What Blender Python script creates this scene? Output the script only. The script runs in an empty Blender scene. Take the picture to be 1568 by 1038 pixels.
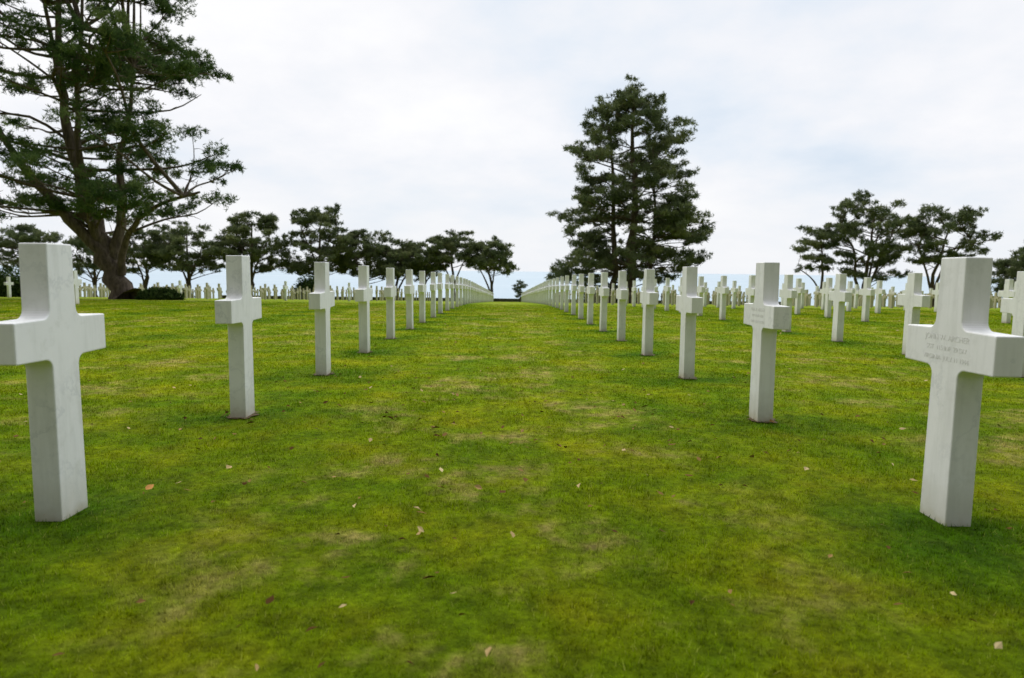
import bpy, bmesh, math, random
import numpy as np
from mathutils import Vector, Matrix
random.seed(4); rng = np.random.default_rng(4)
sc = bpy.context.scene
col = sc.collection

# ------------------------------------------------------------------ helpers
GY = [-300,-5,0,10,20,30,40,60,84,95,104,120,170,190,200]
GZ = [0,0,0,-.09,-.22,-.5,-.92,-1.78,-2.85,-3.35,-3.9,-9,-44,-47,-48]
def ground(y):
    y = np.asarray(y, float); s = 0
    for o in (-3,-1.5,0,1.5,3): s = s+np.interp(y+o, GY, GZ)
    return s/5
def g(y): return float(ground(y))

def link(o, parent=None):
    col.objects.link(o)
    if parent: o.parent = parent
    return o
def empty(name, loc=(0,0,0)):
    o = bpy.data.objects.new(name, None); o.location = loc; o.empty_display_size=.3
    return link(o)
def tri_mesh(name, V, attrs=None, mat=None, n=3):
    V = np.ascontiguousarray(V, dtype=np.float32); nv = len(V); nf = nv//n
    me = bpy.data.meshes.new(name)
    me.vertices.add(nv); me.loops.add(nv); me.polygons.add(nf)
    me.vertices.foreach_set('co', V.ravel())
    me.loops.foreach_set('vertex_index', np.arange(nv, dtype=np.int32))
    me.polygons.foreach_set('loop_start', np.arange(nf, dtype=np.int32)*n)
    me.update(calc_edges=True)
    for k, a in (attrs or {}).items():
        at = me.attributes.new(k, 'FLOAT', 'POINT')
        at.data.foreach_set('value', np.ascontiguousarray(a, dtype=np.float32))
    if mat: me.materials.append(mat)
    return me

# ------------------------------------------------------------------ materials
class NT:
    def __init__(s, name, world=None):
        if world: s.m = world
        else: s.m = bpy.data.materials.new(name)
        s.m.use_nodes = True; s.t = s.m.node_tree; s.t.nodes.clear()
    def n(s, typ, **kw):
        nd = s.t.nodes.new(typ)
        for k, v in kw.items(): setattr(nd, k, v)
        return nd
    def l(s, a, b): s.t.links.new(a, b)
    def noise(s, vec, scale, detail=4, rough=.55):
        nd = s.n('ShaderNodeTexNoise'); nd.inputs['Scale'].default_value = scale
        nd.inputs['Detail'].default_value = detail; nd.inputs['Roughness'].default_value = rough
        if vec is not None: s.l(vec, nd.inputs['Vector'])
        return nd.outputs['Fac']
    def ramp(s, fac, stops):
        nd = s.n('ShaderNodeValToRGB'); e = nd.color_ramp.elements
        while len(e) < len(stops): e.new(.5)
        for i,(p,c) in enumerate(stops):
            e[i].position = p; e[i].color = tuple(c)[:3]+(1,) if hasattr(c,'__len__') else (c,c,c,1)
        s.l(fac, nd.inputs['Fac']); return nd.outputs['Color']
    def mix(s, fac, a, b, mode='MIX'):
        nd = s.n('ShaderNodeMix', data_type='RGBA', blend_type=mode)
        for sock, v in ((nd.inputs[0],fac),(nd.inputs[6],a),(nd.inputs[7],b)):
            if isinstance(v,(int,float)): sock.default_value = v
            elif isinstance(v,tuple): sock.default_value = v+(1,)
            else: s.l(v, sock)
        return nd.outputs[2]
    def math(s, op, a, b=0.0):
        nd = s.n('ShaderNodeMath', operation=op)
        for i,v in enumerate((a,b)):
            if isinstance(v,(int,float)): nd.inputs[i].default_value = v
            else: s.l(v, nd.inputs[i])
        return nd.outputs[0]
    def attr(s, name): return s.n('ShaderNodeAttribute', attribute_name=name).outputs['Fac']
    def out(s, sh): s.l(sh, s.n('ShaderNodeOutputMaterial').inputs[0]); return s.m
    def pbsdf(s, color, rough=.6, bump=None, bs=.3, bd=.01, spec=.3):
        p = s.n('ShaderNodeBsdfPrincipled')
        if isinstance(color, tuple): p.inputs['Base Color'].default_value = color+(1,)
        else: s.l(color, p.inputs['Base Color'])
        p.inputs['Roughness'].default_value = rough
        p.inputs['Specular IOR Level'].default_value = spec
        if bump is not None:
            b = s.n('ShaderNodeBump'); b.inputs['Strength'].default_value = bs; b.inputs['Distance'].default_value = bd
            s.l(bump, b.inputs['Height']); s.l(b.outputs[0], p.inputs['Normal'])
        return p.outputs[0]

def lawn_colour(t):
    pos = t.n('ShaderNodeNewGeometry').outputs['Position']
    big = t.noise(pos, .35, 3)
    med = t.noise(pos, 1.5, 5, .62)
    fine = t.noise(pos, 9, 4, .6)
    tuft = t.noise(pos, 32, 3, .6)
    c = t.ramp(big, [(.34,(.205,.345,.002)),(.52,(.300,.410,.002)),(.68,(.400,.455,.003))])
    c2 = t.ramp(med, [(.34,(.125,.275,.002)),(.5,(.290,.405,.002)),(.66,(.490,.490,.006))])
    c = t.mix(.6, c, c2)
    sp = t.n('ShaderNodeSeparateXYZ'); t.l(pos, sp.inputs[0])
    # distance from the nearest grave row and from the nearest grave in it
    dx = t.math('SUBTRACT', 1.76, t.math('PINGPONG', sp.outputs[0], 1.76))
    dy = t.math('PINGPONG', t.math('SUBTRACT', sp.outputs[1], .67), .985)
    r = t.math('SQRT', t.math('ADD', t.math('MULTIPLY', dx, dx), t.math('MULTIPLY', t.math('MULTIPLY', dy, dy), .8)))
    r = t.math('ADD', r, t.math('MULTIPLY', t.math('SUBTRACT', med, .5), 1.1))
    near_grave = t.ramp(r, [(.06,.85),(.30,.48),(.80,0.)])
    c = t.mix(near_grave, c, (.085,.220,.003))  # deeper green around each grave, fading outwards
    # dry, worn thatch patches between the rows
    worn = t.ramp(t.noise(pos, 1.15, 5, .68), [(.50,0.0),(.60,1.0)])
    streak = t.ramp(t.noise(pos, 5.5, 4, .65), [(.42,0.1),(.60,1.)])
    worn = t.mix(1.0, worn, streak, 'MULTIPLY')
    worn = t.mix(1.0, worn, t.ramp(dx, [(.45,0.05),(1.0,.92)]), 'MULTIPLY')
    c = t.mix(worn, c, (.64,.53,.15))
    c = t.mix(1.0, c, t.ramp(fine, [(.3,.62),(.7,1.27)]), 'MULTIPLY')
    c = t.mix(1.0, c, t.ramp(tuft, [(.32,.66),(.5,1.0),(.68,1.28)]), 'MULTIPLY')
    return c, pos, sp

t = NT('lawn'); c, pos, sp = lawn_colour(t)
k = t.ramp(t.math('DIVIDE', sp.outputs[1], 40.), [(.03,.36),(.14,.60),(.30,.74),(.7,.74)])  # ground colour darkens towards the camera, painting in the shade between blades
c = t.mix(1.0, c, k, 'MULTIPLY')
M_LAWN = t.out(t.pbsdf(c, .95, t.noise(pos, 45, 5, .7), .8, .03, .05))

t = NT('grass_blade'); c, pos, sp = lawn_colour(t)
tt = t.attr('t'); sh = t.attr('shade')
c = t.mix(1.0, c, t.ramp(tt, [(0.,.30),(1.,1.24)]), 'MULTIPLY')  # naturally darker blade bases, plus shade in the gaps painted into the colour
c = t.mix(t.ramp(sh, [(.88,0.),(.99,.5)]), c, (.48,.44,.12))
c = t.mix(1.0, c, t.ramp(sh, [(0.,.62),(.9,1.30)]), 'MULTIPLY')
d = t.n('ShaderNodeBsdfDiffuse'); t.l(c, d.inputs[0])
tr = t.n('ShaderNodeBsdfTranslucent'); t.l(c, tr.inputs[0])
mx = t.n('ShaderNodeMixShader'); mx.inputs[0].default_value = .42
t.l(d.outputs[0], mx.inputs[1]); t.l(tr.outputs[0], mx.inputs[2])
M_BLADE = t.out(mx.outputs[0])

def foliage_mat(name, dark, mid, light, sc_=.5):
    t = NT(name)
    pos = t.n('ShaderNodeNewGeometry').outputs['Position']
    a = t.attr('shade'); nz = t.noise(pos, sc_, 3, .6)
    f = t.math('ADD', t.math('MULTIPLY', a, .5), t.math('MULTIPLY', nz, .55))
    c = t.ramp(f, [(.25,dark),(.52,mid),(.8,light)])
    d = t.n('ShaderNodeBsdfDiffuse'); t.l(c, d.inputs[0])
    tr = t.n('ShaderNodeBsdfTranslucent'); t.l(c, tr.inputs[0])
    mx = t.n('ShaderNodeMixShader'); mx.inputs[0].default_value = .3
    t.l(d.outputs[0], mx.inputs[1]); t.l(tr.outputs[0], mx.inputs[2])
    return t.out(mx.outputs[0])
M_FOL = foliage_mat('pine_needles', (.038,.068,.026), (.090,.145,.048), (.21,.26,.09), .6)
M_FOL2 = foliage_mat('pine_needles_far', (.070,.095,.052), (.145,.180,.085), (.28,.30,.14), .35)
M_HEDGE = foliage_mat('hedge_leaves', (.02,.045,.012), (.06,.10,.03), (.12,.17,.05), 1.5)

t = NT('pine_bark'); pos = t.n('ShaderNodeNewGeometry').outputs['Position']
mp = t.n('ShaderNodeMapping'); mp.inputs['Scale'].default_value = (5,5,1.2); t.l(pos, mp.inputs[0])
nz = t.noise(mp.outputs[0], 1.6, 6, .7)
M_BARK = t.out(t.pbsdf(t.ramp(nz, [(.3,(.05,.038,.029)),(.55,(.14,.108,.082)),(.75,(.26,.21,.165))]), .9, nz, 1., .06, .1))

t = NT('white_marble')
tc = t.n('ShaderNodeTexCoord').outputs['Object']
oi = t.n('ShaderNodeObjectInfo').outputs['Random']
addv = t.n('ShaderNodeVectorMath', operation='ADD'); t.l(tc, addv.inputs[0])
cmb = t.n('ShaderNodeCombineXYZ'); t.l(t.math('MULTIPLY', oi, 37.), cmb.inputs[0]); t.l(t.math('MULTIPLY', oi, 11.), cmb.inputs[2]); t.l(cmb.outputs[0], addv.inputs[1])
v = addv.outputs[0]
big = t.noise(v, 2.2, 5, .6); ve = t.noise(v, 2.4, 7, .66)
vein = t.ramp(t.math('ABSOLUTE', t.math('SUBTRACT', ve, .5)), [(0.,1.),(.02,0.)])
vein = t.mix(1.0, vein, t.ramp(t.noise(v,2.,2),[(.45,0.),(.6,.45)]), 'MULTIPLY')
c = t.ramp(big, [(.3,(.82,.815,.795)),(.6,(.89,.88,.86))])
c = t.mix(vein, c, (.58,.59,.60))
sep = t.n('ShaderNodeSeparateXYZ'); t.l(tc, sep.inputs[0])
zz = t.math('ADD', sep.outputs[2], t.math('MULTIPLY', t.noise(v, 14, 4), .12))
c = t.mix(t.ramp(zz, [(.05,.9),(.12,.38),(.28,0.)]), c, (.44,.39,.24))
# rain streaks and lichen greying
mp = t.n('ShaderNodeMapping'); mp.inputs['Scale'].default_value = (14,14,1.6); t.l(v, mp.inputs[0])
c = t.mix(t.ramp(t.noise(mp.outputs[0], 1.0, 5, .65), [(.48,0.),(.75,.45)]), c, (.57,.57,.53))
c = t.mix(t.ramp(t.noise(v, 9, 6, .7), [(.53,0.),(.73,.34)]), c, (.53,.53,.47))
M_MARBLE = t.out(t.pbsdf(c, .45, t.noise(v, 60, 3), .15, .002, .35))
t = NT('engraved_letters'); M_TEXT = t.out(t.pbsdf((.68,.67,.64), .8))
t = NT('soil'); pos = t.n('ShaderNodeNewGeometry').outputs['Position']
M_SOIL = t.out(t.pbsdf(t.ramp(t.noise(pos, 50, 4), [(.3,(.05,.035,.015)),(.7,(.16,.11,.05))]), .95))
t = NT('sea'); pos = t.n('ShaderNodeNewGeometry').outputs['Position']
mp = t.n('ShaderNodeMapping'); mp.inputs['Scale'].default_value = (.0006,.002,1); t.l(pos, mp.inputs[0])
M_SEA = t.out(t.pbsdf(t.ramp(t.noise(mp.outputs[0], 1.5, 5), [(.3,(.39,.49,.56)),(.7,(.46,.55,.61))]), .6, t.noise(pos,.15,4), .4, .5, .3))
t = NT('dry_leaf'); a = t.attr('shade')
M_LEAF = t.out(t.pbsdf(t.ramp(a, [(0.,(.07,.035,.010)),(.35,(.16,.09,.025)),(.65,(.32,.205,.07)),(.9,(.55,.44,.22)),(1.,(.50,.20,.04))]), .85, spec=.05))
t = NT('dark_stone'); pos = t.n('ShaderNodeNewGeometry').outputs['Position']
nz = t.noise(pos, 3, 5); M_STONE = t.out(t.pbsdf(t.ramp(nz, [(.3,(.07,.07,.07)),(.7,(.17,.16,.15))]), .9, nz, .5, .05))

# ------------------------------------------------------------------ ground and sea
xs = np.concatenate([np.linspace(-600,-60,10), np.linspace(-50,50,21), np.linspace(60,600,10)])
ys = np.concatenate([np.linspace(-300,-10,8), np.arange(-8,205,1.0)])
V = [(x,y,g(y)) for y in ys for x in xs]
nx = len(xs)
F = [(j*nx+i, j*nx+i+1, (j+1)*nx+i+1, (j+1)*nx+i) for j in range(len(ys)-1) for i in range(nx-1)]
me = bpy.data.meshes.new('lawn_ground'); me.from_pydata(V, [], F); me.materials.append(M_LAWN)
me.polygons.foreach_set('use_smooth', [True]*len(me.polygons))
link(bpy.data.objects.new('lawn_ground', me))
me = bpy.data.meshes.new('sea'); S=40000
me.from_pydata([(-S,150,-45),(S,150,-45),(S,S,-45),(-S,S,-45)], [], [(0,1,2,3)]); me.materials.append(M_SEA)
link(bpy.data.objects.new('sea', me))

# ------------------------------------------------------------------ grass blades (one object)
def wid(y): return .0032+.00090*np.maximum(0,y-2)
yy=np.linspace(.9,30,600); dens=10500*(.0032/wid(yy))**1.4*np.clip((31-yy)/8,0,1); half=yy*.84+1.1
pdf=dens*2*half; cum=np.concatenate([[0],np.cumsum((pdf[1:]+pdf[:-1])/2*np.diff(yy))]); n=int(cum[-1])
y=np.interp(rng.uniform(0,cum[-1],n),cum,yy); x=rng.uniform(-1,1,n)*(y*.84+1.1)
z=ground(y)-.003
cl=.8+.22*np.sin(x*5.1+1.7*np.sin(y*3.3))*np.sin(y*4.3+1.3*np.sin(x*2.9))+.20*np.sin(x*19+3*np.sin(y*9))*np.sin(y*17+2*np.sin(x*11))
hh=.024*cl*rng.uniform(.5,1.4,n); ww=wid(y)*rng.uniform(.7,1.3,n)
az=rng.uniform(0,2*np.pi,n); la=rng.uniform(0,2*np.pi,n); le=np.abs(rng.normal(0,.75,n)).clip(0,1.45)
b=np.stack([x,y,z],1); s=np.stack([np.cos(az),np.sin(az),0*az],1)*ww[:,None]/2
tip=b+np.stack([np.cos(la)*np.sin(le),np.sin(la)*np.sin(le),np.cos(le)],1)*hh[:,None]
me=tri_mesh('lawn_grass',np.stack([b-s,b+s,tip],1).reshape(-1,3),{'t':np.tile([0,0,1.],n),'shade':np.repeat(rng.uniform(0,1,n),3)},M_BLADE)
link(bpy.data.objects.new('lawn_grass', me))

# ------------------------------------------------------------------ fallen leaves (one object)
V=[];F=[];sh=[]
def leaf(x,y,s,c=None):
    z = g(y)+random.uniform(.026,.034); b=len(V); a=random.uniform(0,6.28)
    R = Matrix.Rotation(a,3,'Z')@Matrix.Rotation(random.uniform(-.6,.6),3,'X')@Matrix.Rotation(random.uniform(-.5,.5),3,'Y')
    cup = random.uniform(-.3,.6); wd=random.uniform(.5,1.1)
    P = [(-1,0,0),(-.6,.4,cup*.4),(-.1,.62,cup*.7),(.3,.4,cup*.4),(1,0,0),(.3,-.5,cup*.6),(-.2,-.55,cup*.5),(0,0,0)]
    for p in P: 
        q = R@Vector((p[0]*s,p[1]*s*wd*random.uniform(.75,1.2),p[2]*s)); V.append((x+q.x,y+q.y,z+q.z))
    for i in range(7): F.append((b+7,b+i,b+(i+1)%7))
    c=random.random()**1.3*.93 if c is None else c; sh.extend([c]*8)
for i in range(900):
    y = 1.3+ (random.random()**.8)*20; X=y*.8+.5
    leaf(random.uniform(-X,X), y, random.uniform(.008,.018)*(1+.05*y))
for i in range(260):
    y = random.gauss(4.8,1.4); leaf(random.gauss(.2,1.35), max(1.9,y), random.uniform(.012,.024))
for (x,y) in [(-1.6,4.35),(-1.85,4.5),(-1.55,4.7),(1.70,4.45),(-.75,4.45),(.7,4.6),(.9,3.9),(-.45,4.2),(-.35,4.0),(.3,3.75),(.95,4.9)]:
    for k in range(2): leaf(x+random.gauss(0,.05),y+random.gauss(0,.05),.028,random.uniform(.1,.5))
leaf(-1.55,2.92,.026,.98); leaf(1.36,1.98,.018,.85); leaf(.55,2.1,.018,.1); leaf(-.15,1.95,.013,.8)
me = bpy.data.meshes.new('fallen_leaves'); me.from_pydata(V,[],F); me.materials.append(M_LEAF)
at = me.attributes.new('shade','FLOAT','POINT'); at.data.foreach_set('value', np.array(sh,dtype=np.float32))
link(bpy.data.objects.new('fallen_leaves', me))

# ------------------------------------------------------------------ marble cross
def cross_profile(seg=6):
    ab,am,at_ = .088,.082,.078; W=.28; z0,z1=.645,.80; H=1.083; r=.038
    R=[(ab,-.2),(am,z0-r)]
    for i in range(1,seg): 
        a=math.pi-(math.pi/2)*i/seg; R.append((am+r+r*math.cos(a), z0-r+r*math.sin(a)))
    R += [(am+r,z0),(W,z0+.003),(W,z1-.003),(am+r,z1)]
    for i in range(1,seg):
        a=-math.pi/2-(math.pi/2)*i/seg; R.append((am+r+r*math.cos(a), z1+r+r*math.sin(a)))
    R += [(am,z1+r),(at_,H)]
    return R+[(-u,z) for u,z in reversed(R)]
def cross_mesh(name, bevel=True, soil=True, T=.105):
    bm=bmesh.new(); P=cross_profile(6 if bevel else 2)
    A=[bm.verts.new((-T/2,u,z)) for u,z in P]; B=[bm.verts.new((T/2,u,z)) for u,z in P]
    bm.faces.new(A); bm.faces.new(B[::-1]); n=len(P)
    for i in range(n): bm.faces.new((A[(i+1)%n],A[i],B[i],B[(i+1)%n]))
    bmesh.ops.recalc_face_normals(bm, faces=bm.faces)
    if bevel:
        E=[e for e in bm.edges if len(e.link_faces)==2 and e.calc_face_angle(0)>.7]
        bmesh.ops.bevel(bm, geom=E, offset=.005, segments=2, affect='EDGES', profile=.5)
    if soil:
        k=26; ring=[]
        c=bm.verts.new((0,0,.005))
        for i in range(k):
            a=6.2832*i/k; q=1+random.uniform(-.22,.35)
            ring.append(bm.verts.new((.082*math.cos(a)*q,.12*math.sin(a)*q,.008)))
        for i in range(k):
            f=bm.faces.new((c,ring[i],ring[(i+1)%k])); f.material_index=1
    me=bpy.data.meshes.new(name); bm.to_mesh(me); bm.free()
    me.materials.append(M_MARBLE); me.materials.append(M_SOIL)
    return me
NEAR=cross_mesh('marble_cross'); FARM=cross_mesh('marble_cross_far',False,False)
def put_cross(x,y,mesh=NEAR,j=1.):
    o=bpy.data.objects.new('marble_cross',mesh)
    o.location=(x+random.gauss(0,.007)*j,y+random.gauss(0,.012)*j,g(y))
    o.rotation_euler=(random.gauss(0,.006)*j,random.gauss(0,.005)*j,random.gauss(0,.012)*j)
    return link(o)
SP=1.97; near_right=[]
for i in range(43):
    y=2.64+SP*i; m=NEAR if i<12 else FARM
    a=put_cross(-1.77 if i==0 else -1.785,y+(.03 if i==0 else 0),m,0 if i==0 else 1)
    o=put_cross(1.80 if i==0 else 1.77,y+.07,m,0 if i==0 else 1)
    if i==0:
        a.location.z-=.012; o.location.z-=.02
        a.rotation_euler=(0,-.008,.02); o.rotation_euler=(.0,.008,-.01)
    if i<2: near_right.append(o)
far=[]
trunks=[(12.9,72,1.6),(-17.9,32,2.5),(38.7,75,1.5),(46.7,75,1.5),(34.7,76,1)]
def blocked(x,y): return any((x-a)**2+(y-b)**2<r*r for a,b,r in trunks)
for c_ in range(16):
    x=5.30+3.52*c_; ph=random.choice([.40,.0,.9,.3]) if c_ else .42
    for i in range(-1,40):
        y=2.64+ph+SP*i
        if y<x*1.05 or y>82 or blocked(x,y): continue
        if y<34: put_cross(x,y,NEAR if y<18 else FARM)
        else: far.append((x,y))
for c_ in range(13):
    x=-9.5-3.52*c_
    for i in range(20):
        y=46+SP*i+ (c_%3)*.5
        if y>84: continue
        if abs(x)>y*.9 or blocked(x,y): continue
        far.append((x,y))
for x,y in [(-13.9,22.2),(-26,36),(-22.5,36),(-19,40),(-12.4,38.5),(-9.3,40.3)]: put_cross(x,y,FARM)
bm=bmesh.new()
for x,y in far:
    n0=len(bm.verts); bm.from_mesh(FARM); bm.verts.ensure_lookup_table()
    M=Matrix.Translation((x+random.gauss(0,.02),y+random.gauss(0,.03),g(y)))@Matrix.Rotation(random.gauss(0,.02),4,'Z')
    for v in bm.verts[n0:]: v.co=M@v.co
me=bpy.data.meshes.new('distant_marble_crosses'); bm.to_mesh(me); bm.free(); me.materials.append(M_MARBLE)
link(bpy.data.objects.new('distant_marble_crosses',me))
for o,lines in zip(near_right,[['JOHN W. ARCHER','SGT  115 INF  29 DIV','VIRGINIA  JULY 11 1944'],['PAUL R. HENLEY','PVT  8 INF  4 DIV','OHIO  JUNE 14 1944']]):
    for k,s in enumerate(lines):
        cu=bpy.data.curves.new('inscription','FONT'); cu.body=s; cu.size=.034 if k==0 else .028; cu.align_x='CENTER'; cu.extrude=.0006; cu.materials.append(M_TEXT)
        ob=bpy.data.objects.new('inscription_%d'%(k+1),cu); link(ob,o)
        ob.matrix_local=Matrix(((0,0,-1,-.0527),(-1,0,0,0),(0,1,0,.752-.040*k),(0,0,0,1)))

# ------------------------------------------------------------------ trees
def tube(V,F,pts,rad,sides=6):
    pts=[Vector(p) for p in pts]; base=len(V)
    for i,p in enumerate(pts):
        d=(pts[min(i+1,len(pts)-1)]-pts[max(i-1,0)]).normalized()
        a=d.cross(Vector((.3,.9,.1))); a.normalize(); b=d.cross(a)
        for k in range(sides):
            t_=6.2832*k/sides; V.append(tuple(p+(a*math.cos(t_)+b*math.sin(t_))*rad[i]))
    for i in range(len(pts)-1):
        for k in range(sides):
            k2=(k+1)%sides; F.append((base+i*sides+k,base+i*sides+k2,base+(i+1)*sides+k2,base+(i+1)*sides+k))
def smooth_path(P,n):
    P=[Vector(p) for p in P]; out=[]; m=len(P)-1
    for i in range(m):
        p0=P[max(i-1,0)];p1=P[i];p2=P[i+1];p3=P[min(i+2,m)]
        for k in range(n):
            t_=k/n; out.append(.5*((2*p1)+(-p0+p2)*t_+(2*p0-5*p1+4*p2-p3)*t_*t_+(-p0+3*p1-3*p2+p3)*t_**3))
    out.append(P[-1]); return out
def at_h(path,h):
    best=min(path,key=lambda p:abs(p.z-h)); return best.copy()
def needles(C,k,L,W,up=.45):
    n=len(C)*k; c=np.repeat(C,k,0)
    d=rng.normal(size=(n,3)); d[:,2]+=up; d/=np.linalg.norm(d,axis=1)[:,None]
    r=rng.normal(size=(n,3)); s=np.cross(d,r); s/=np.linalg.norm(s,axis=1)[:,None]
    L=L*rng.uniform(.6,1.25,n)[:,None]; s*=W/2
    b=c+d*L*.05
    return np.stack([b-s,b+s,c+d*L],1).reshape(-1,3)
def pad_points(c,r,n,flat=.36):
    ns=8; a=rng.uniform(0,6.283,ns); q=r*np.sqrt(rng.uniform(0,1,ns))*.9
    sub=np.stack([np.cos(a)*q,np.sin(a)*q,rng.uniform(-.3,1.0,ns)*r*flat],1)
    idx=rng.integers(0,ns,n); P=sub[idx]+rng.normal(size=(n,3))*np.array([.19,.19,.19*max(flat*1.7,.75)])*r
    return P+np.array(c)
def make_tree(name,bx,by,stems,env,nb,pad_r,nl,nw,tufts,k,mat,seed,sub=3,flat=.36,hb=None,rise=(.1,.4),inner=.15,dead=0,bare=0):
    random.seed(seed); root=empty(name,(bx,by,g(by)-.05)); V=[];F=[]; paths=[]
    for P,r0,r1 in stems:
        sp=smooth_path(P,5); m=len(sp)-1; paths.append(sp)
        rad=[r0+(r1-r0)*(i/m)**.8 for i in range(m+1)]
        if P[0][2]<=.01: rad[0]*=1.5; rad[1]*=1.15
        sp2=[p+Vector((random.gauss(0,.12),random.gauss(0,.12),0))*min(1,rad[i]*2) if i else p for i,p in enumerate(sp)]
        tube(V,F,sp2,rad,10)
    H=[e[0] for e in env]; Ls=[e[1] for e in env]; Rs=[e[2] for e in env]; mxw=max(max(Ls),max(Rs))
    C=[]; PS=[]
    cnt=0
    while cnt<nb:
        h=random.uniform(H[0],H[-1]); L=np.interp(h,H,Ls); R=np.interp(h,H,Rs)
        if random.random()>((abs(L)+R)/2/mxw)**1.0+.12: continue
        # golden-angle stepping keeps limbs spread round the trunk
        cnt+=1
        az=(cnt*2.39996+random.uniform(-.7,.7))%6.2832; c=math.cos(az); s=math.sin(az)
        ex=R if c>0 else L; M_=(L+R)*.5*.9
        f=math.sqrt(random.uniform(inner,1)); tgt=Vector((c*ex*f,s*M_*f,h))
        path=min(random.sample(paths,min(2,len(paths))),key=lambda p:(at_h(p,h)-tgt).length)
        ln=math.hypot(tgt.x,tgt.y); ha=max(hb or H[0]*.7, h-random.uniform(*rise)*ln)
        st=at_h(path,min(ha,path[-1].z*.97)); v=tgt-st; l=v.length
        m1=st+v*.35+Vector((random.gauss(0,.05)*l,random.gauss(0,.05)*l,random.uniform(-.09,.05)*l))
        m2=st+v*.7+Vector((random.gauss(0,.05)*l,random.gauss(0,.05)*l,random.uniform(-.08,.03)*l))
        bp=smooth_path([st,m1,m2,tgt],3); r0=.012*l+.022*pad_r; m=len(bp)-1
        tube(V,F,bp,[r0*(1-.82*i/m) for i in range(m+1)],5)
        for q in range(bare):   # leafless twigs
            u=random.randint(1,m-1); p=bp[u]; o=Vector((random.gauss(0,1),random.gauss(0,1),random.uniform(-.5,.6))).normalized()*random.uniform(.4,1.1)*pad_r
            tube(V,F,[p,p+o*.5+Vector((0,0,.05)),p+o],[r0*.28,r0*.2,r0*.08],4)
        pads=[(tgt,1.)]
        for q in range(random.randint(max(1,sub-1),sub+1)):
            u=random.randint(int(m*.45),m-1); p=bp[u]
            o=Vector((random.gauss(0,1),random.gauss(0,1),random.uniform(-.1,.5)))
            o=o.normalized()*random.uniform(.7,1.5)*pad_r; e=p+o+v.normalized()*pad_r*.4
            tube(V,F,[p,(p+e)/2+Vector((0,0,-.05*pad_r)),e],[r0*.45,r0*.3,r0*.12],4)
            pads.append((e,random.uniform(.55,.95)))
        for p,s_ in pads:
            if random.random()<dead: continue
            r=pad_r*s_*random.uniform(.75,1.2)
            C.append(pad_points((p.x,p.y,p.z),r,int(tufts*s_*s_+6),flat)); PS.append(np.full(len(C[-1]),random.random()))
    me=bpy.data.meshes.new('trunk_and_limbs'); me.from_pydata(V,[],F); me.materials.append(M_BARK)
    me.polygons.foreach_set('use_smooth',[True]*len(me.polygons))
    link(bpy.data.objects.new('trunk_and_limbs',me),root)
    C=np.concatenate(C); PS=np.concatenate(PS)
    sh=np.repeat((PS*.55+rng.uniform(0,.45,len(PS))),k*3)
    me=tri_mesh('foliage',needles(C,k,nl,nw),{'shade':sh},mat)
    link(bpy.data.objects.new('foliage',me),root)
    return root

# big old pine on the left
make_tree('pine_tree',-17.7,32,[
  ([(0,0,0),(-.9,.1,1.9),(-1.7,.2,4),(-2.1,.1,6.5),(-2.4,-.3,10),(-2.1,-.2,16)],.55,.08),
  ([(-.8,.1,1.7),(-.35,.5,4),(-.5,.8,6.5),(.1,.7,8.6),(.5,.5,11)],.28,.05),
  ([(-.2,0,1.2),(.3,-.4,2.8),(1.8,-.8,4.2),(4.0,-1.0,4.9)],.20,.05),
  ([(-.9,0,1.9),(-2.6,-.5,4.2),(-4.6,-.8,7),(-6.5,-1,11)],.32,.06),
  ([(-1.0,.1,2.2),(-2.3,1.2,5),(-3.4,1.6,9),(-4.2,1.6,14.5)],.34,.06),
  ([(-1.2,.1,2.6),(-1.2,-1.0,6),(-.9,-1.5,9),(-.4,-1.7,12)],.24,.05)],
  [(3.8,4.0,4.4),(4.4,8,5.0),(5.5,9,5.1),(7,9,4.6),(8.2,9,3.2),(9.2,9,3.2),(10.7,9,4.0),(12.2,8.5,3.6),(13.2,8,2.7),(14.5,7,2.0),(16.5,5.5,1.1),(18.5,2,.4)],
  140,.72,.17,.034,92,8,M_FOL,11,sub=3,flat=.36,hb=3.0,rise=(.05,.35),inner=.14,dead=.07,bare=4)
# tall broad pine in the centre
make_tree('pine_tree',12.9,72,[
  ([(0,0,0),(-.1,.1,5),(.2,0,11),(-.2,.2,16),(-.2,0,21.0)],.62,.1),
  ([(-1.9,.6,0),(-1.6,.4,4),(-2.0,.3,9),(-2.2,.2,14),(-2.6,.3,18)],.42,.08),
  ([(2.2,.8,0),(2.1,.6,4),(2.4,.3,9),(2.0,.2,15)],.30,.08)],
  [(2.0,9.4,3.6),(4.3,9.2,6.6),(7.7,7.8,8.0),(9.8,8.0,7.2),(11.8,6.9,6.2),(14.6,7.4,5.2),(17.3,5.5,5.2),(19.4,4.8,3.4),(20.7,3.4,2.4),(21.8,1.2,1.0)],
  205,.92,.36,.074,44,7,M_FOL2,25,sub=3,flat=.38,hb=1.8,rise=(-.05,.4),inner=.25,bare=2,dead=.04)
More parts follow.
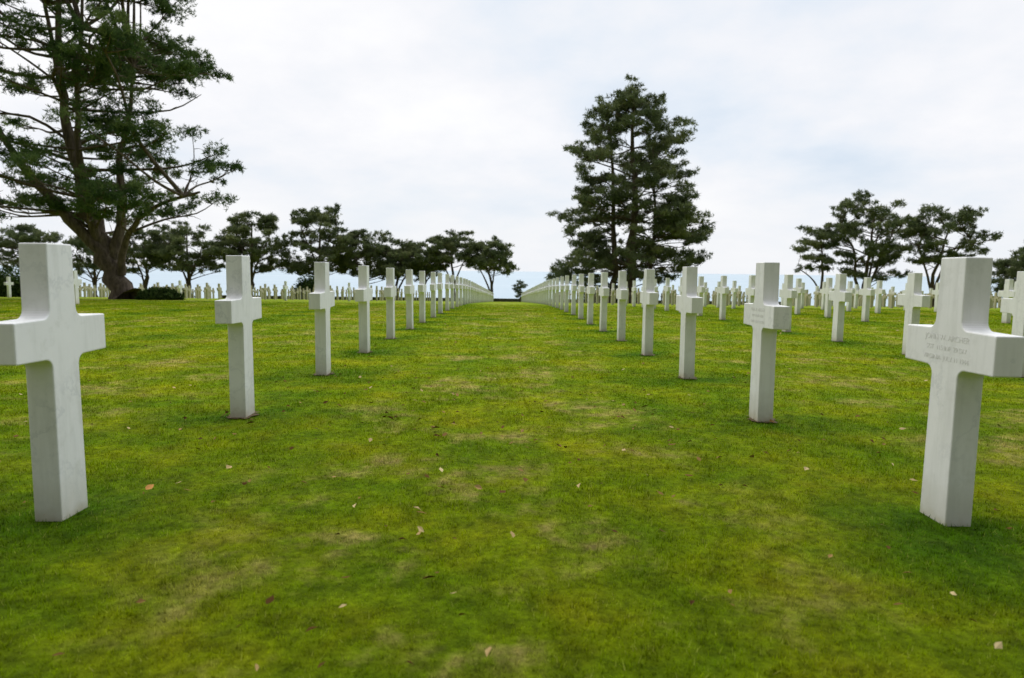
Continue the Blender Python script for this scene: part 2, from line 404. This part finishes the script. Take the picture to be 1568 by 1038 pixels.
# right-hand group
make_tree('pine_tree',38.7,75,[
  ([(0,0,0),(.4,0,3),(.8,.1,6),(1.0,0,10.5)],.30,.07),
  ([(.1,0,.6),(-.6,.2,3),(-.9,.2,6),(-2.6,.2,8.4)],.22,.06),
  ([(.2,0,1.0),(1.4,-.2,4),(2.6,-.2,7),(3.2,0,8.6)],.20,.05),
  ([(0,0,.4),(.9,.3,3),(1.4,.4,6),(1.9,.4,9.5)],.18,.05)],
  [(3.4,1.5,4.6),(4.6,2.5,4.2),(6.2,4.6,4.4),(8.4,5.8,5.4),(9.8,5.0,4.8),(11.4,3.2,3.8),(12.1,1.2,2.0)],
  58,.68,.32,.070,38,6,M_FOL2,31,sub=3,flat=.48,hb=2.0,rise=(.2,.6),inner=.2,bare=3)
make_tree('pine_tree',34.7,76,[
  ([(0,0,0),(.1,0,3),(-.1,0,6),(-.5,0,8.0)],.2,.05),([(0,0,1.5),(-1,0,3.0),(-2.6,0,4.2)],.12,.04)],
  [(3.6,4.0,.6),(5,3.8,.8),(6.5,2.4,1.4),(8,3.0,2.0),(8.8,1,1)],17,.65,.32,.070,40,6,M_FOL2,32,sub=2,flat=.45,hb=2.2,rise=(.1,.5),bare=2)
make_tree('pine_tree',46.7,75,[
  ([(0,0,0),(-.2,0,3),(.6,0,6),(1.2,0,9)],.28,.06),([(0,0,.8),(.6,.2,3.4),(2.2,.2,6),(4.0,.2,7.8)],.2,.05),([(-.1,0,1.2),(-1,0,4),(-2.2,0,7)],.18,.05)],
  [(4.8,2.0,3.0),(6,3.2,5.0),(7.7,3.6,6.4),(9.3,3.0,5.4),(10.2,1.8,4.0),(10.8,.6,2.4)],50,.72,.32,.070,38,6,M_FOL2,33,sub=3,flat=.45,hb=2.6,rise=(.2,.6),inner=.2,bare=3)
make_tree('pine_tree',57.6,76,[([(0,0,0),(.2,0,3),(.1,0,6.6)],.25,.06)],
  [(.8,2.6,3),(3,3.4,4),(5,3.0,4),(7,1.2,1.5)],44,.75,.36,.08,42,6,M_FOL2,34,sub=3,hb=.8)
# row of wind-shaped pines along the sea edge on the left
def wind_tree(x,y,h,R,seed,nb,low=.42,lean=.0,flat=.42,pr=.74):
    rr=random.Random(seed); l=lean*h
    st=[([(0,0,0),(rr.uniform(-.4,.4)+l*.3,0,h*.3),(rr.uniform(-.3,.3)+l*.7,0,h*.6),(l,0,h*.88)],.030*h,.06)]
    for q in range(2):
        s=rr.choice([-1,1]); st.append(([(0,0,h*.12),(s*.5+l*.3,rr.uniform(-.4,.4),h*.35),(s*R*.45+l,rr.uniform(-1,1),h*.72)],.02*h,.05))
    e=[(h*low,R*.75,R*.8),(h*(low+.12),R,R*.95),(h*.75,R*.9,R),(h*.9,R*.6,R*.65),(h*.98,.2*R,.25*R)]
    e=[(a,max(.2,b-l*min(1,a/h)),c+l*min(1,a/h)) for a,b,c in e]
    return make_tree('pine_tree',x,y,st,e,nb,pr,.38,.09,34,6,M_FOL2,seed,sub=3,flat=flat,hb=h*.22,rise=(.15,.55),inner=.2,bare=2)
for i,(x,y,h,R,nb,low,lean) in enumerate([
  (-63,90,9.4,5.6,46,.38,.0),(-55,92,8.4,4.6,36,.36,.0),(-48.0,91,9.0,4.4,38,.40,.05),(-41.6,90,9.8,5.4,48,.33,.0),
  (-33.5,90,11.4,4.9,56,.34,.02),(-24.6,91,12.4,5.3,70,.28,.0),(-18.9,93,9.2,5.0,52,.34,.0),(-14.7,92,8.0,4.7,40,.44,.1),
  (-11.7,94,7.8,4.0,32,.47,.08),(-7.3,92,9.3,4.7,34,.58,.0),(-2.2,91,8.2,3.5,32,.48,-.10)]):
    wind_tree(x,y,h,R,60+i,nb,low,lean,.36 if i>7 else .44)
make_tree('conifer_sapling',1.7,92,[([(0,0,0),(0,0,3.1)],.09,.02)],[(.6,1.3,1.3),(1.6,.9,.9),(3.2,.1,.1)],16,.35,.22,.06,26,5,M_FOL2,90,sub=1,hb=.3,rise=(.1,.3))
# shrubs / hedges
def shrub(name,x,y,sx,sy,h,n,seed,L=.16,W=.07):
    random.seed(seed); root=empty(name,(x,y,g(y))); P=rng.normal(size=(n,3)); P/=np.linalg.norm(P,axis=1)[:,None]; P[:,2]=np.abs(P[:,2])
    P*=rng.uniform(.55,1.05,n)[:,None]; ang=np.arctan2(P[:,1],P[:,0]); P*= (1+.14*np.sin(ang*3+seed)+.1*np.sin(ang*7))[:,None]
    P=P*np.array([sx,sy,h]); V=[];F=[]
    for i in range(7):
        a=i*.9; tube(V,F,[(0,0,-.05),(math.cos(a)*sx*.3,math.sin(a)*sy*.3,h*.4),(math.cos(a)*sx*.6,math.sin(a)*sy*.6,h*.75)],[.04,.03,.01],5)
    me=bpy.data.meshes.new('stems'); me.from_pydata(V,[],F); me.materials.append(M_BARK); link(bpy.data.objects.new('stems',me),root)
    me=tri_mesh('leaves',needles(P,4,L,W,.3),{'shade':np.repeat(rng.uniform(0,1,n),12)},M_HEDGE); link(bpy.data.objects.new('leaves',me),root)
shrub('shrub',-16.0,31.5,.9,.6,.5,2000,1)
shrub('hedge',-31.5,41,3.6,1.0,1.5,7000,2,.2,.09)
shrub('shrub',-24.2,84,1.9,1.2,2.5,2200,3,.3,.14)
shrub('shrub',-43,88,3.0,1.2,1.2,2200,4,.3,.14)
shrub('shrub',11.7,74.5,3.5,1.5,1.6,2600,5,.3,.14)
def box(bm,x0,x1,y0,y1,z0,z1):
    vs=[bm.verts.new(p) for p in ((x0,y0,z0),(x1,y0,z0),(x1,y1,z0),(x0,y1,z0),(x0,y0,z1),(x1,y0,z1),(x1,y1,z1),(x0,y1,z1))]
    for f in ((0,3,2,1),(4,5,6,7),(0,1,5,4),(1,2,6,5),(2,3,7,6),(3,0,4,7)): bm.faces.new([vs[i] for i in f])
bm=bmesh.new(); z=g(96)
box(bm,-40,40,96,96.4,z-.3,z+.38); box(bm,-40.05,40.05,95.94,96.46,z+.38,z+.47)
me=bpy.data.meshes.new('stone_wall'); bm.to_mesh(me); bm.free(); me.materials.append(M_STONE); link(bpy.data.objects.new('stone_wall',me))

# ------------------------------------------------------------------ sky
w=bpy.data.worlds.new('World'); sc.world=w; t=NT('',w)
sky=t.n('ShaderNodeTexSky',sky_type='NISHITA',sun_disc=False,sun_elevation=math.radians(50),sun_rotation=math.radians(0))
gen=t.n('ShaderNodeTexCoord').outputs['Generated']
sp=t.n('ShaderNodeSeparateXYZ'); t.l(gen,sp.inputs[0])
den=t.math('ADD',t.math('MAXIMUM',sp.outputs[2],0.),.30)
cv=t.n('ShaderNodeCombineXYZ'); t.l(t.math('DIVIDE',sp.outputs[0],den),cv.inputs[0]); t.l(t.math('DIVIDE',sp.outputs[1],den),cv.inputs[1]); cv.inputs[2].default_value=3.7
n1=t.noise(cv.outputs[0],1.7,6,.55); n2=t.noise(cv.outputs[0],.6,4,.5)
f=t.math('ADD',t.math('MULTIPLY',n1,.6),t.math('MULTIPLY',n2,.40))
# thinner cloud (bluer) towards the right-hand side of the sky
f=t.math('SUBTRACT',f,t.math('MULTIPLY',t.math('MULTIPLY',sp.outputs[0],sp.outputs[2]),.24))
cl=t.ramp(f,[(.36,(.66,.75,.86)),(.44,(.77,.825,.90)),(.50,(.85,.87,.915)),(.545,(.90,.905,.935)),(.60,(.95,.95,.96))])
cov=t.ramp(n2,[(.34,.92),(.5,.98)])
skyl=t.n('ShaderNodeVectorMath',operation='SCALE'); t.l(sky.outputs[0],skyl.inputs[0]); skyl.inputs['Scale'].default_value=.10
c=t.mix(cov,skyl.outputs[0],cl)
# haze over the sea hides the clouds low down
c=t.mix(t.ramp(sp.outputs[2],[(0.,.75),(.16,0.)]),c,(.86,.875,.90))
# overcast deck: brighter overhead than near the horizon, and brighter towards the hidden sun (ahead)
dr=t.ramp(t.math('ADD',t.math('MULTIPLY',sp.outputs[1],.5),.5),[(.12,.17),(.36,.55),(.56,1.0)])
c=t.mix(1.0,c,dr,'MULTIPLY')
up=t.math('ADD',1.0,t.math('MULTIPLY',t.math('MAXIMUM',t.math('SUBTRACT',sp.outputs[2],.40),0.),1.6))
sc_=t.n('ShaderNodeVectorMath',operation='SCALE'); t.l(c,sc_.inputs[0]); t.l(up,sc_.inputs['Scale'])
bg=t.n('ShaderNodeBackground'); t.l(sc_.outputs[0],bg.inputs[0]); bg.inputs[1].default_value=1.06
t.l(bg.outputs[0],t.n('ShaderNodeOutputWorld').inputs[0])
sun=bpy.data.lights.new('sun','SUN'); sun.energy=1.5; sun.angle=math.radians(80); sun.color=(1,.98,.94)
so=link(bpy.data.objects.new('sun',sun)); e=math.radians(52)
so.rotation_euler=Vector((0,-math.cos(e),-math.sin(e))).to_track_quat('-Z','Y').to_euler()

# ------------------------------------------------------------------ camera
cd=bpy.data.cameras.new('camera'); cd.lens=24.1; cd.sensor_width=36; cd.clip_end=90000; cd.clip_start=.05
cd.dof.use_dof=True; cd.dof.focus_distance=4.8; cd.dof.aperture_fstop=3.2
co=link(bpy.data.objects.new('camera',cd)); co.location=(0,0,.965)
R=Matrix.Rotation(math.radians(-.42),4,'Z')@Matrix.Rotation(math.radians(90-5.7),4,'X')@Matrix.Rotation(math.radians(.7),4,'Z')
co.rotation_euler=R.to_euler()
sc.camera=co
sc.view_settings.view_transform='Standard'; sc.view_settings.look='None'; sc.view_settings.exposure=0
